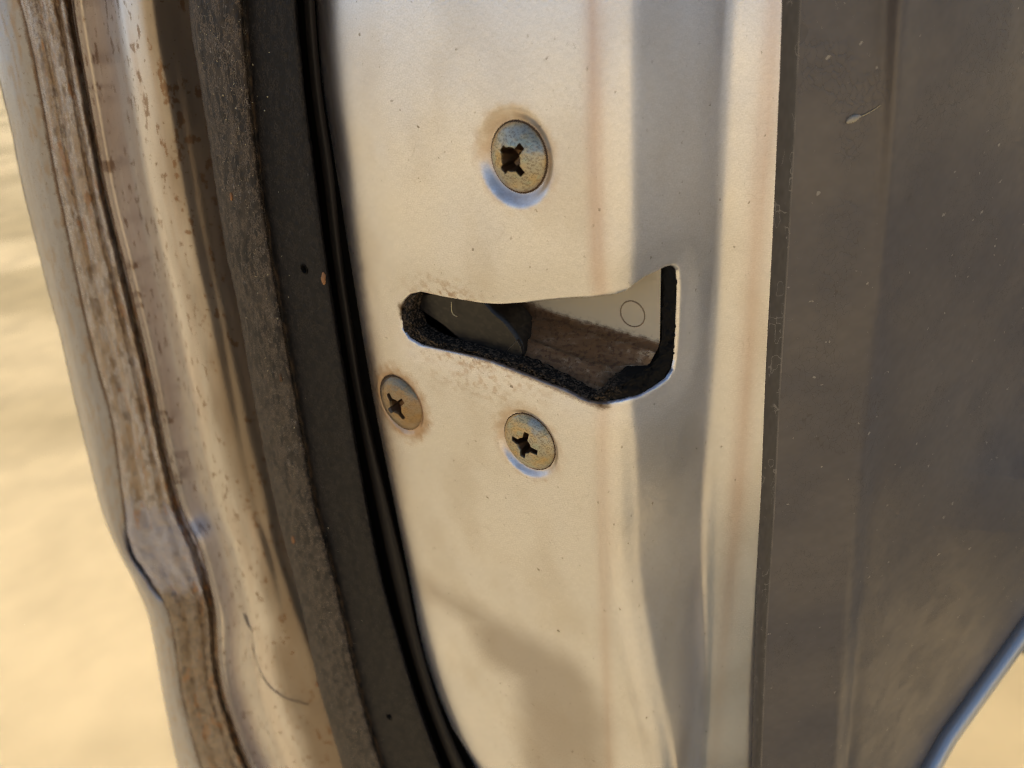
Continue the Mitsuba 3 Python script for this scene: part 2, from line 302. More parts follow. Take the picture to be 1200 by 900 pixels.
# ------------------------------------------------------------------ traced rails: x in the photo as a function of y
def rail(pts):
    p = np.array(pts, float); f = PchipInterpolator(p[:, 0], p[:, 1], extrapolate=False)
    s0 = (p[1, 1] - p[0, 1]) / (p[1, 0] - p[0, 0]); s1 = (p[-1, 1] - p[-2, 1]) / (p[-1, 0] - p[-2, 0])
    def g(y):
        y = np.asarray(y, float)
        return np.where(y < p[0, 0], p[0, 1] + (y - p[0, 0]) * s0, np.where(y > p[-1, 0], p[-1, 1] + (y - p[-1, 0]) * s1, f(np.clip(y, p[0, 0], p[-1, 0]))))
    return g
R0 = rail([(0, -22), (50, -11), (100, 0), (150, 12), (200, 22), (300, 46), (333, 54), (400, 72), (450, 83), (500, 95), (550, 107), (600, 120), (642, 137), (683, 158), (725, 175), (767, 183), (808, 190), (850, 198), (892, 207), (940, 220)])
R1 = rail([(0, 23), (50, 36), (100, 46), (150, 55), (200, 64), (250, 75), (300, 85), (400, 107), (450, 120), (470, 126), (500, 133), (560, 141), (600, 146), (640, 152), (680, 176), (715, 197), (760, 206), (808, 212), (850, 222), (900, 236), (940, 250)])
R2 = rail([(0, 86), (50, 94), (100, 103), (150, 112), (200, 121), (250, 132), (300, 145), (350, 157), (400, 169), (450, 180), (500, 190), (550, 201), (600, 215), (642, 235), (683, 246), (725, 254), (767, 256), (808, 262), (850, 275), (892, 291), (940, 315)])
R3 = rail([(0, 220), (50, 226), (100, 235), (150, 243), (200, 250), (250, 258), (300, 266), (350, 277), (400, 286), (450, 295), (500, 304), (550, 314), (600, 325), (642, 335), (683, 346), (725, 356), (767, 365), (808, 374), (850, 387), (892, 399), (940, 416)])
R4 = rail([(0, 285), (100, 293), (200, 304), (300, 319), (400, 336), (500, 354), (600, 372), (642, 384), (725, 404), (808, 422), (892, 446), (940, 462)])
R5 = rail([(0, 348), (100, 357), (200, 370), (300, 383), (400, 398), (450, 407), (500, 415), (600, 433), (670, 447), (740, 466), (810, 487), (880, 512), (940, 536)])
R6 = rail([(0, 365), (100, 373), (200, 387), (300, 398), (400, 413), (450, 421), (500, 431), (600, 454), (670, 470), (740, 485), (810, 505), (880, 532), (940, 562)])
PY = np.concatenate([np.linspace(-90, 990, 520)])
def mixr(a, b, t): return lambda y: a(y) * (1 - t) + b(y) * t

def loft(key, cols, mat, label=None, hole=None, up=.40, dn=.15, noise_amp=None, lengths=None):
    """cols: list of (rail function, w or function of y). Rows follow PY; above the frame the rails run straight up, below along their tangent."""
    P = []
    for f, w in cols:
        ww = w(PY) if callable(w) else np.full(len(PY), float(w))
        p = at(f(PY), PY, ww)
        t = p[-1] - p[-12]; t /= np.linalg.norm(t)
        P.append(np.vstack([p[0] + Zw * up, p, p[-1] + t * dn]))
    P = np.stack(P, 1)
    return P
def emit(key, P, mat, label=None, drop=None, disp=None, flip=False):
    nr, nc, _ = P.shape
    mid = nr // 2
    a = np.concatenate([[0], np.cumsum(np.linalg.norm(np.diff(P[mid], axis=0), axis=1))])
    l = np.concatenate([[0], np.cumsum(np.linalg.norm(np.diff(P[:, nc // 2], axis=0), axis=1))])
    uv = np.stack(np.broadcast_arrays(a[None, :], l[:, None]), -1).reshape(-1, 2)
    if disp is not None:
        g = np.cross(np.gradient(P, axis=1), np.gradient(P, axis=0)); g /= np.linalg.norm(g, axis=-1, keepdims=True) + 1e-12
        g *= np.sign((g * (CAM - P)).sum(-1))[..., None]
        P = P + g * disp(a[None, :] * 1e3, l[:, None] * 1e3)[..., None]
    v = P.reshape(-1, 3); f = grid_faces(nr, nc, flip)
    c = v[f].mean(1); n = np.cross(v[f[:, 1]] - v[f[:, 0]], v[f[:, 2]] - v[f[:, 0]])
    if (n * (CAM - c)).sum() < 0: f = f[:, ::-1]
    if drop is not None: f = f[~drop(v[f].mean(1))]
    return put(key, (v, f), mat, smooth=True, uv=uv, label=label), P
def prof(a, b, ts, ws): return [(mixr(a, b, t), w) for t, w in zip(ts, ws)]
def dense(n, tk, wk):
    t = np.linspace(0, 1, n); return t, PchipInterpolator(tk, np.array(wk) * 1e-3)(t)
def nz(a, l, fa, fl, seed, oct=3):
    a, l = np.broadcast_arrays(a * fa, l * fl); return meshkit.fbm(np.stack([a, l, 0 * a], -1), oct, seed) - .5

labels['car_door'] = {'label': 'open silver car door seen at its worn latch edge, hanging over pale sand', 'category': 'car door'}
D = 'car_door'
# outer skin: hem rolled round the edge, then the sunlit outside running away along the door
t, w = dense(24, [0, .12, .3, .6, .85, 1], [-6.5, -2.6, -1.4, -1.9, -3.4, -4.6])
cols = prof(R0, R1, t, w)
P = loft('', cols, None)
Ldir = -N * .985 + U * -.02
front = [P[:, :1] + (Ldir * s - U * o)[None, None] for s, o in ((.74, 0.), (.3, 0.), (.05, 0.), (.006, .0002), (.002, .0001))]
P = np.concatenate(front + [P], 1)
LOW = lambda l: np.clip((l - 505) / 40, 0, 1)
HW = float(np.linalg.norm(np.diff(P[P.shape[0] // 2], axis=0), axis=1).sum() * 1e3)
emit(D + '__outer_skin', P, 'skin_mat', label='folded hem of the outer skin, blue grey and stained', disp=lambda a, l: (.00035 * nz(a, l, .35, .06, 4) + .0002 * nz(a, l, 1.2, .6, 5)) * (np.arange(P.shape[1])[None, :] > 4))
# seam sealer bead between hem and channel
t, w = dense(70, [0, .04, .13, .24, .34, .48, .60, .70, .80, .88, .93, .97, 1], [-5.4, -2.4, -.9, -1.3, -2.4, -.6, -.9, -2.2, -1.3, -3.6, -4.6, -3.2, -4.6])
P = loft('', prof(R1, R2, t, w), None); _l = np.concatenate([[0], np.cumsum(np.linalg.norm(np.diff(P[:, P.shape[1] // 2], axis=0), axis=1))]) * 1e3; SL = [float(np.interp(y_, PY, _l[1:-1])) for y_ in (592, 690)]; SW = float(np.linalg.norm(np.diff(P[P.shape[0] // 2], axis=0), axis=1).sum())
def seal_disp(a, l):
    low = np.clip((np.broadcast_to(l, np.broadcast_shapes(a.shape, l.shape)) - SL[0] + 8) / 20, 0, 1)
    edge = np.sin(np.pi * np.clip(a / a.max(), 0, 1)) ** .5
    return edge * (.0008 * nz(a, l, .2, .04, 8) + .0006 * nz(a, l, 1.4, .9, 9) + low * (.0030 * nz(a, l, .16, .075, 12) + .0022 * nz(a, l, .45, .28, 13)))
emit(D + '__seam_sealer', P, 'sealer_mat', label='rough brown seam sealer bead, lumpy towards the bottom', disp=seal_disp)
# painted channel between sealer and rubber
t, w = dense(60, [0, .04, .12, .26, .40, .52, .74, 1], [-3.4, -6.4, -7.8, -6.5, -4.2, -4.6, -10, -19])
P_ch = loft('', prof(R2, mixr(R3, R4, .25), t, w), None)
CH_W = float(np.linalg.norm(np.diff(P_ch[P_ch.shape[0] // 2], axis=0), axis=1).sum()); emit(D + '__outer_flange', P_ch, 'flange_mat', label='silver painted flange with brown specks beside the rubber strip', disp=lambda a, l: .0003 * nz(a, l, .08, .02, 14))
# weatherstrip
tl = np.linspace(0, 1, 26); tr = np.linspace(0, 1, 30)[1:]
wl = PchipInterpolator([0, .04, .15, .5, .85, .95, 1], np.array([-9, -1.6, .9, 3.4, 4.1, 3.6, 2.2]) * 1e-3)(tl)
wr = PchipInterpolator([0, .05, .5, .9, .97, 1], np.array([2.2, 1.9, 2.1, 2.5, 2.0, -1.5]) * 1e-3)(tr)
cols = prof(R3, R4, tl, wl) + prof(R4, R5, tr, wr)
P_rb = loft('', cols, None)
HOLES = [(357, 315), (456, 840)]
def rubber_at(px, py):
    ws = 2.2e-3; return at(np.array(float(px)), np.array(float(py)), np.array(ws))
hp = [rubber_at(*h) for h in HOLES]
mid = P_rb.shape[0] // 2
RIDGE_MM = float(np.linalg.norm(np.diff(P_rb[mid], axis=0), axis=1)[:25].sum() * 1e3)
emit(D + '__weatherstrip', P_rb, 'rubber_mat', label='black rubber weather seal, dusty and grey along its left half',
     disp=lambda a, l: .0004 * nz(a, l, .3, .06, 21) + .0003 * nz(a, l, 1.5, .8, 22), drop=lambda c: np.minimum.reduce([np.linalg.norm(c - h, axis=1) for h in hp]) < .00095)
for h in hp:                                  # small cups lining the two vent holes
    k = np.linspace(0, 2 * np.pi, 25); pr = [(1.25, .00025), (1.0, .00030), (.85, 0), (.8, -.004), (0, -.0042)]
    v = np.concatenate([[h + (U * np.cos(a) + Zw * np.sin(a)) * r * 1e-3 + N * q for a in k] for r, q in pr])
    put(D + '__weatherstrip__vent_hole', (v, grid_faces(len(pr), 25)), 'gap_mat', smooth=30)
# dark floor under the gap and the thin rubber lip in it
t = np.linspace(-.6, 4.0, 24); P = loft('', [(mixr(R5, R6, k), -.0045 - .0020 * min(max(k - .8, 0), 2.0)) for k in t], None)
emit(D + '__weatherstrip__gap_floor', P, 'gap_mat')
t, w = dense(20, [0, .10, .45, .85, 1], [-4, -1.2, -.5, -1.6, -4.4]); P = loft('', prof(mixr(R5, R6, .45), mixr(R5, R6, 1.25), t, w), None)
emit(D + '__weatherstrip__lip', P, 'lip_mat')

# ------------------------------------------------------------------ end panel: end face, bend, inner strip, ledge under the trim
PSI_I, PSI_S = 38, 4
B = loc(at(np.array(722.), np.array(400.)))[:2]
nI = horiz(PSI_I); PB = at(np.array(722.), np.array(400.))
PC = hit(np.array(838.), np.array(400.), PB, nI); C = loc(PC)[:2]
nS = horiz(PSI_S)
PD = hit(np.array(990.), np.array(400.), PC, nS); Dp = loc(PD)[:2]
A = np.array([loc(at(np.array(330.), np.array(-60.)))[0], 0])
def fillet(p0, p1, p2, r, n=14):
    a, b = (p0 - p1) / np.linalg.norm(p0 - p1), (p2 - p1) / np.linalg.norm(p2 - p1)
    th = math.acos(np.clip(a @ b, -1, 1)); d = r / math.tan(th / 2)
    c = p1 + (a + b) / np.linalg.norm(a + b) * r / math.sin(th / 2)
    s, e = p1 + a * d - c, p1 + b * d - c
    a0, a1 = math.atan2(s[1], s[0]), math.atan2(e[1], e[0]); da = (a1 - a0 + math.pi) % (2 * math.pi) - math.pi
    return [c + r * np.array([math.cos(a0 + da * k), math.sin(a0 + da * k)]) for k in np.linspace(0, 1, n)]
line = np.array([A] + fillet(A, B, C, .0075) + fillet(B, C, Dp, .0085) + [Dp])
cum = np.concatenate([[0], np.cumsum(np.linalg.norm(np.diff(line, axis=0), axis=1))])
tang = np.gradient(line, cum, axis=0); tang /= np.linalg.norm(tang, axis=1, keepdims=True)
def prof_pt(s): return np.stack([np.interp(s, cum, line[:, 0]), np.interp(s, cum, line[:, 1])], -1)
_sd = np.linspace(0, cum[-1], 1500); _pd = prof_pt(_sd); _td = np.gradient(_pd, _sd, axis=0)
from scipy.ndimage import gaussian_filter1d
_td = gaussian_filter1d(_td, 6, axis=0, mode='nearest'); _td /= np.linalg.norm(_td, axis=1, keepdims=True)
_nd = np.stack([-_td[:, 1], _td[:, 0]], -1)
if _nd[0, 1] < 0: _nd = -_nd
_tree = cKDTree(_pd)
B2 = np.array([loc(at(np.array(792.), np.array(900.)))[0], 0]); C2 = C + (C - B) / np.linalg.norm(C - B) * .004
line2 = np.array([A] + fillet(A, B2, C2, .0050) + fillet(B2, C2, Dp + (C2 - C), .0030) + [Dp + (C2 - C)])
zm0, zm1 = loc(at(np.array(726.), np.array(620.)))[2], loc(at(np.array(760.), np.array(960.)))[2]
def prof_mix(s, z):
    m = np.clip((np.asarray(z) - zm0) / (zm1 - zm0), 0, 1); m = (m * m * (3 - 2 * m))[..., None]
    b = np.stack([np.interp(s, cum, line2[:, 0]), np.interp(s, cum, line2[:, 1])], -1)
    return prof_pt(s) * (1 - m) + b * m
def panel3(s, z, h):                          # (arc length, height, proud of the sheet) -> world
    p = prof_mix(s, z); n = np.stack([np.interp(s, _sd, _nd[:, 0]), np.interp(s, _sd, _nd[:, 1])], -1)
    q = p + n * np.asarray(h)[..., None]
    return wor(np.concatenate([q, np.asarray(z)[..., None]], -1))
def px_to_sz(px, py):                         # photo pixel -> (s, z) on the panel
    r = ray(px, py); out = []
    for rr in np.atleast_2d(r):
        t = np.linspace(.08, .45, 3000)[:, None]; q = loc(CAM + rr * t)
        d, i = _tree.query(q[:, :2]); n = _nd[i]; sgn = ((q[:, :2] - _pd[i]) * n).sum(1)
        k = np.argmax(sgn < 0); k = max(k, 1)
        f = sgn[k - 1] / (sgn[k - 1] - sgn[k] + 1e-12); z = q[k - 1, 2] * (1 - f) + q[k, 2] * f
        out.append((_sd[i[k]], z))
    return np.array(out)
Z1 = lambda X, Y: (440 + np.array(X) / 3, 290 + np.array(Y) / 3)
MOUTH = [(80, 232), (83, 210), (92, 190), (115, 170), (150, 162), (230, 180), (300, 192), (370, 203), (430, 206), (520, 200), (600, 190), (700, 182), (800, 176), (850, 171), (890, 158), (920, 135), (960, 108), (1000, 90),
         (1030, 74), (1050, 68), (1064, 72), (1073, 85), (1076, 150), (1070, 300), (1062, 400), (1055, 432), (1035, 465), (990, 497), (940, 525), (905, 533), (850, 545), (790, 550), (740, 544), (700, 525), (660, 504), (600, 481), (500, 441), (400, 402), (300, 376), (200, 356), (150, 346), (110, 322), (88, 288), (80, 258)]
mx, my = Z1(*np.array(MOUTH).T)
mouth = sg.Polygon(px_to_sz(mx, my)).buffer(0).buffer(-.0004).buffer(.0008).buffer(-.0004)
mb = np.array(mouth.exterior.segmentize(.0004).coords)[:-1]
# left border of the face in (s, z)
yb = np.linspace(-150, 1050, 80); lb = loc(at(R6(yb), yb)); s6 = lambda z: np.interp(z, lb[::-1, 2], lb[::-1, 0] - line[0, 0])
R9 = rail([(-100, 917), (0, 913.5), (150, 908), (300, 901), (450, 894), (600, 889), (750, 885), (900, 881), (1000, 878)])
yr = np.linspace(-150, 1050, 60); r9 = px_to_sz(R9(yr) + 3, yr); s9 = lambda z: np.interp(z, r9[::-1, 1], r9[::-1, 0])
step = .00062
zt, zb = loc(at(np.array(550.), np.array(-80.)))[2], loc(at(np.array(700.), np.array(985.)))[2]
s = np.arange(0, cum[-1], step); z = np.arange(zb, zt, step)
S, Zg = np.meshgrid(s, z); S = S + (np.arange(len(z)) % 2)[:, None] * step * .5
pts = np.stack([S.ravel(), Zg.ravel()], -1)
pts = pts[(pts[:, 0] > s6(pts[:, 1]) - .0055) & (pts[:, 0] < s9(pts[:, 1]))]
mp = shapely.points(pts[:, 0], pts[:, 1])
dm = shapely.distance(mouth.exterior, mp); ins = shapely.contains(mouth, mp)
pts = pts[(~ins) & (dm > .00050)]
rings = [mb]
for o in (.00012, .0003):
    rings.append(np.array(mouth.buffer(o).exterior.segmentize(.0004).coords)[:-1])
ext = np.concatenate([np.stack([np.linspace(0.02, cum[-1], 40), np.full(40, zz)], -1) for zz in (zt + .02, zt + .1, zt + .4, zb - .01, zb - .05, zb - .15)])
allp = np.concatenate([pts, ext] + rings)
tri = Delaunay(allp).simplices
cen = allp[tri].mean(1)
inhole = np.minimum.reduce([np.hypot((cen[:, 0] + line[0, 0]) * 1e3 - c[0], cen[:, 1] * 1e3 - c[2]) for c in SC]) < 4.6   # bores behind the screw heads
keep = ~inhole & ~shapely.contains(mouth, shapely.points(cen[:, 0], cen[:, 1])) & (cen[:, 0] > s6(cen[:, 1]) - .0058) & (cen[:, 0] < s9(cen[:, 1]) + .0003)
tri = tri[keep]
def panel_h(q):
    s_, z_ = q[:, 0], q[:, 1]
    h = .00007 * (meshkit.fbm(np.stack([s_ * 60, z_ * 30, 0 * s_], -1), 2, 4) - .5) * 2
    d = shapely.distance(mouth.exterior, shapely.points(s_, z_)); rr = .0006
    x = np.clip(1 - d / rr, 0, 1); h -= rr * (1 - np.sqrt(1 - np.minimum(x, .998) ** 2))
    h -= .0006 * np.exp(-(d / .004) ** 2)                            # the lips are drawn in a little
    for k, (c, r0, r1, dep) in enumerate(zip(SC, (6.0, 6.6, 7.1), (8.3, 8.0, 7.8), (1.25, 1.0, .6))):
        rad = np.hypot((s_ + line[0, 0]) * 1e3 - c[0], z_ * 1e3 - c[2])
        t = np.clip((rad - r0) / (r1 - r0), 0, 1); h -= dep * 1e-3 * (1 - t * t * (3 - 2 * t)) * (s_ < cum[1] + .004)
    e = np.clip(s6(z_) - .0012 - s_, 0, 1); h -= np.minimum(e * e * 110, .006)  # rolls off under the rubber
    e2 = np.clip(s6(z_) + .004 - s_, 0, .004) / .004; h -= .0004 * e2 ** 2
    e3 = np.clip(s6(z_) + .020 - s_, 0, .0215) / .020; h -= .0024 * e3 ** 2.2
    return h
hh = panel_h(allp)
V = panel3(allp[:, 0], allp[:, 1], hh)
n = np.cross(V[tri[:, 1]] - V[tri[:, 0]], V[tri[:, 2]] - V[tri[:, 0]])
out = (n * (CAM - V[tri].mean(1))).sum(1)
tri = np.where((out < 0)[:, None], tri[:, ::-1], tri) if False else (tri if out.sum() > 0 else tri[:, ::-1])
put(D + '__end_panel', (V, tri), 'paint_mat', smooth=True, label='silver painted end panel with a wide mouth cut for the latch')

# ------------------------------------------------------------------ latch behind the mouth
L = D + '__latch_housing'
Z4 = lambda X, Y: (460 + np.array(X) / 6.667, 330 + np.array(Y) / 6.667)
# foam gasket, follows the sheet
inner = [(487, 340), (479, 352), (476, 368), (483, 388), (503, 402), (526, 408), (544, 412), (565, 418), (587, 424), (610, 431), (650, 451), (676, 465), (688, 469), (714, 458), (745, 446), (772, 430), (780, 416), (783, 390), (785, 330), (787, 300), (740, 300), (650, 335), (560, 340)]
ip = np.array(inner, float); gi = sg.Polygon(px_to_sz(ip[:, 0], ip[:, 1])).buffer(0).buffer(.0005).buffer(-.0005)
ring = mouth.buffer(.0030).difference(gi)
if ring.geom_type != 'Polygon': ring = max(ring.geoms, key=lambda g: g.area)
g = trimesh.creation.extrude_polygon(ring.simplify(.0001), .0035, engine='earcut')
v, f = trimesh.remesh.subdivide_to_size(g.vertices, g.faces, .0006, max_iter=14)
m = trimesh.Trimesh(v, f); m.merge_vertices(); v = m.vertices
dn = .0014 * (meshkit.fbm(v * 1100, 3, 6) - .5)
v = panel3(v[:, 0] + dn * .6, v[:, 1] + .0009 * (meshkit.fbm(v * 900 + 50, 3, 8) - .5), -.0013 - v[:, 2] * 1.0 + dn)
put(L + '__gasket', (v, m.faces), 'foam_mat', smooth=60, label='black crumbling foam gasket caked with dirt')
# back wall, floor and ring mark of the cream plastic housing
WD = -.0125
def A3(px, py, w): return at(np.array(px, float), np.array(py, float), np.array(w, float))
wx = np.linspace(575, 773, 40)
def floor_line(x): return 349 + (x - 560) * .286
wallrows = []
top = A3(wx, floor_line(wx), WD + 0 * wx)
for k in (.028, .014, .004): wallrows.append(top + Zw * k)
for a in np.linspace(0, np.pi / 2 * .8, 8):   # cove between wall and floor
    wallrows.append(top + Zw * .0022 * (1 - np.sin(a)) + N * .0022 * (1 - np.cos(a)))
fx = np.linspace(580, 752, 40); fy = np.interp(fx, [500, 610, 690, 715, 752], [405, 432, 472, 470, 452])
fw = np.interp(fx, [500, 700, 752], [-.0028, -.0030, -.0105])
front = A3(fx, fy, fw); base = wallrows[-1]
for k in np.linspace(0, 1, 16)[1:]:
    wallrows.append(base * (1 - k) + front * k + Zw * .0006 * np.sin(k * np.pi * 1.0) + Zw * .0009 * np.exp(-((k - .55) / .08) ** 2))
W = np.stack(wallrows)
FLp = loc(top) * 1e3; FL = [float(FLp[0, 2] - (FLp[-1, 2] - FLp[0, 2]) / (FLp[-1, 0] - FLp[0, 0]) * FLp[0, 0]), float((FLp[-1, 2] - FLp[0, 2]) / (FLp[-1, 0] - FLp[0, 0])), float(loc(A3(625, 365, WD))[0] * 1e3)]
f = grid_faces(len(W), 40); v = W.reshape(-1, 3)
if (np.cross(v[f[:, 1]] - v[f[:, 0]], v[f[:, 2]] - v[f[:, 0]]) * (CAM - v[f].mean(1))).sum() < 0: f = f[:, ::-1]
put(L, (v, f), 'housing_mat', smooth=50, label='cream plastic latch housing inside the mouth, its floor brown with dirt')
c = A3(741, 368, WD + .0001); k = np.linspace(0, 2 * np.pi, 49)
v = np.concatenate([[c + (U * np.cos(a) * r + Zw * np.sin(a) * r) * 1e-3 + N * q for a in k] for r, q in ((2.65, -.0001), (2.58, .00008), (2.48, .00008), (2.41, -.0001))])
put(L + '__ring_mark', (v, grid_faces(4, 49)), 'root_mat', smooth=40)
# dark case round it
uL, uR = loc(A3(455, 370, 0))[0], loc(A3(770, 370, WD))[0]
zl, zh = loc(A3(690, 500, 0))[2] - .004, loc(A3(600, 330, 0))[2] + .014
plan = [(uL, -.0016), (uL, -.024), (uR - .004, -.024)]
v, f = [], []
for (a, b) in zip(plan[:-1], plan[1:]):
    i = len(v); v += [(*a, zl), (*b, zl), (*b, zh), (*a, zh)]; f += [[i, i + 1, i + 2], [i, i + 2, i + 3]]
full = plan + [(B[0] - .004, -.0022)]
for zz in (zl, zh):
    i = len(v); v += [(*a, zz) for a in full]; f += [[i, i + k, i + k + 1] for k in range(1, len(full) - 1)]
put(L + '__case', (wor(np.array(v)), np.array(f)), 'gap_mat', smooth=False)
# claw: thick dark plate with a rounded tip, chamfered edge
claw_px = [(188, 150), (215, 90), (420, 40), (700, 120), (790, 225), (880, 300), (950, 390), (1000, 480), (1020, 560), (1016, 600), (960, 612), (900, 600), (830, 566), (740, 548), (640, 522), (540, 482), (480, 432), (400, 362), (300, 292), (215, 232), (190, 200)]
cx, cy = Z4(*np.array(claw_px).T)
cl = loc(at(cx, cy, np.full(len(cx), -.0042)))
poly = sg.Polygon(cl[:, [0, 2]] * 1e3).buffer(.5).buffer(-1.0).buffer(.5)
def stack(poly, levels):                      # levels: (inset mm, depth mm)
    n = 160; rows = []
    c0 = None
    for ins_, dep in levels:
        e = poly.buffer(-ins_).exterior; p = np.array([e.interpolate(k / n, normalized=True).coords[0] for k in range(n)])
        if c0 is None: c0 = p[0]
        r = np.argmin(np.linalg.norm(p - c0, axis=1)); p = np.roll(p, -r, axis=0)
        if not sg.LinearRing(p).is_ccw: p = np.roll(p[::-1], 1, axis=0)
        rows.append(np.column_stack([p[:, 0], np.full(n, dep), p[:, 1]]))
    cap, capf = trimesh.creation.triangulate_polygon(sg.Polygon(rows[0][:, [0, 2]]), engine='earcut')
    v = np.concatenate(rows + [np.column_stack([cap[:, 0], np.full(len(cap), levels[0][1]), cap[:, 1]])])
    f = []
    for r in range(len(rows) - 1):
        a = r * n + np.arange(n); b = r * n + (np.arange(n) + 1) % n
        f += [np.stack([a, b, b + n], -1), np.stack([a, b + n, a + n], -1)]
    f = np.concatenate(f + [capf + len(rows) * n])
    return v, f
v, f = stack(poly, [(.8, -4.2), (.35, -4.4), (.1, -4.7), (0, -5.1), (0, -11.0)])
tx, ty = Z4(*np.array([(862, 582), (905, 520), (972, 452), (1002, 505), (1014, 565), (1008, 597), (960, 606), (905, 597)]).T)
tl_ = loc(at(tx, ty, np.full(len(tx), -.0040))); tp = sg.Polygon(tl_[:, [0, 2]] * 1e3)
v2, f2 = stack(tp.buffer(.1).buffer(-.2).buffer(.1), [(.25, -3.95), (.08, -4.0), (0, -4.15), (0, -4.6)])
m = trimesh.util.concatenate([trimesh.Trimesh(v, f, process=False), trimesh.Trimesh(v2, f2, process=False)])
trimesh.repair.fix_normals(m)
put(L + '__claw', trimesh.Trimesh(wor(m.vertices * 1e-3), m.faces, process=False), 'claw_mat', smooth=35, label='dark grey rounded latch claw closed across the left of the mouth')

# ------------------------------------------------------------------ screws
def screw(rad, rot, seed, worn, loc_mm, lab, sink):
    prof_ = np.array([(0, 2.0), (.2, 1.97), (.4, 1.84), (.6, 1.56), (.78, 1.14), (.9, .72), (.97, .34), (1.0, .05), (1.0, -2.6), (0, -2.6)])
    pr = np.array([(a * rad, b) for a, b in prof_])
    cs = m3.CrossSection([pr[::-1]]); head = m3.Manifold.revolve(cs, 96)
    if head.volume() < 0: head = m3.Manifold.revolve(m3.CrossSection([pr]), 96)
    cut = m3.Manifold()
    for k in range(4):
        a = rot + k * 90 + (rng.uniform(-7, 7) if worn else 0)
        Lk = rad * (.50 + (rng.uniform(-.05, .05) if worn else 0)); wd = rad * (.10 if not worn else .12)
        pts_ = [(0, -wd * 1.2, 2.4), (0, wd * 1.2, 2.4), (Lk * 1.1, -wd, 2.4), (Lk * 1.1, wd, 2.4), (0, -wd * .9, -1.8), (0, wd * .9, -1.8), (Lk * .72, -wd * .7, -1.2), (Lk * .72, wd * .7, -1.2)]
        h = m3.Manifold.hull_points(np.array(pts_, float)).rotate((0, 0, a)); cut = cut + h
    core = m3.Manifold.cylinder(4.4, rad * .10, rad * (.31 if not worn else .40), 28).translate((-rad * .05 * worn, 0, -2.0)); cut = cut + core
    m = head - cut
    m = m.refine_to_length(.28).to_mesh(); v = m.vert_properties[:, :3].astype(float)
    nzv = meshkit.fbm(v * .9 + seed * 9, 3, seed) - .5
    v[:, 2] += (.16 if worn else .07) * nzv * (np.hypot(v[:, 0], v[:, 1]) < rad * .97)
    q = np.column_stack([v[:, 0] + loc_mm[0], v[:, 2] - sink, v[:, 1] + loc_mm[2]])
    mm = trimesh.Trimesh(wor(q * 1e-3), m.tri_verts, process=False)
    if mm.volume < 0: mm.invert()
    k = put(D + '__screw', mm, 'screw_mat', smooth=38, label=lab)
    a = np.linspace(0, 2 * np.pi, 65)        # packed grime ring round the head
    rr = [(rad * .99, -sink + .10), (rad * 1.02, -sink + .04), (rad * 1.045, -sink - .02), (rad * 1.07, -sink - .15)]
    v = np.concatenate([[(x * np.cos(t) + loc_mm[0], y, x * np.sin(t) + loc_mm[2]) for t in a] for x, y in rr])
    put(k + '__grime_ring', (wor(v * 1e-3), grid_faces(4, 65)), 'grime_mat', smooth=True)
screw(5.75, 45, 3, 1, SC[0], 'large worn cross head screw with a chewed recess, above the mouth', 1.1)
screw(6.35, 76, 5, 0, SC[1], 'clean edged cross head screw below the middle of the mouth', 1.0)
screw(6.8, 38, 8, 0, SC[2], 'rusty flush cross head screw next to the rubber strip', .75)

# ------------------------------------------------------------------ interior trim
R10 = rail([(-100, 940), (0, 933), (150, 926), (300, 918), (450, 909), (600, 902), (750, 893), (900, 887), (1000, 882)])
R11 = rail([(-100, 1056), (0, 1049), (150, 1042), (300, 1033), (450, 1023), (600, 1012), (750, 1000), (900, 989), (1000, 981)])
R12 = rail([(-100, 1655), (150, 1512), (450, 1340), (680, 1207), (900, 1081), (1000, 1024)])
def rows_on(f, point, normal): return hit(f(PY), PY, point, normal)
def tall(p):
    t = p[-1] - p[-12]; t /= np.linalg.norm(t); return np.vstack([p[0] + Zw * .4, p, p[-1] + t * .1])
PS = hit(np.array(895.), np.array(400.), PC, nS)
e9 = rows_on(R9, PS + nS * -.0004, nS); e10 = rows_on(R10, PS + nS * .0014, nS)
nT1 = horiz(2); PT1 = hit(np.array(912.), np.array(400.), PS + nS * .0014, nS)
nT2 = horiz(36); 
cols = [tall(e9)]
for k in np.linspace(0, 1, 6)[1:]: cols.append(tall(e9 * (1 - k) + e10 * k + nS * .0003 * np.sin(np.pi * k)))
PT2 = hit(np.array(1027.), np.array(400.), PT1, nT1)
nt = 40
for k in np.linspace(0, 1, nt)[1:]:
    e = rows_on(mixr(R10, R11, k), PT1, nT1)
    rel = e + nT1 * (.00025 * math.exp(-((k - .02) / .02) ** 2)); cols.append(tall(rel))
e11 = rows_on(R11, PT1, nT1)
pocket = rail([(470, 1205), (520, 1165), (570, 1125), (620, 1102), (700, 1088), (800, 1080)])
for k in (np.linspace(0, 1, 70)[1:]) ** 1.3:
    f = mixr(R11, R12, k); e = rows_on(f, PT2, nT2)
    x = f(PY); d = (x - pocket(PY)) * np.clip((PY - 380) / 120, 0, 1)
    e = e + nT2 * (-.0011 * math.exp(-((k - .07) / .05) ** 2))
    b = np.where(PY > 380, 1 / (1 + np.exp(-d / 13)), 0) * np.clip((PY - 430) / 120, 0, 1) * np.clip((860 - PY) / 250, 0, 1)
    e = e + nT2 * (.0090 * b)[:, None]
    cols.append(tall(e))
P = np.stack(cols, 1)
P[:, 6:] = gaussian_filter1d(P[:, 6:], 2.6, axis=1, mode='nearest'); Pst = P[:, :7].copy(); P = P[:, 6:]; Pst[:, -1] = P[:, 0]
STRIP = float(np.linalg.norm(np.diff(Pst[Pst.shape[0] // 2], axis=0), axis=1).sum() * 1e3)
emit(D + '__trim_panel__edge_strip', Pst, 'strip_mat', label='thin scuffed edge of the trim along the silver panel')
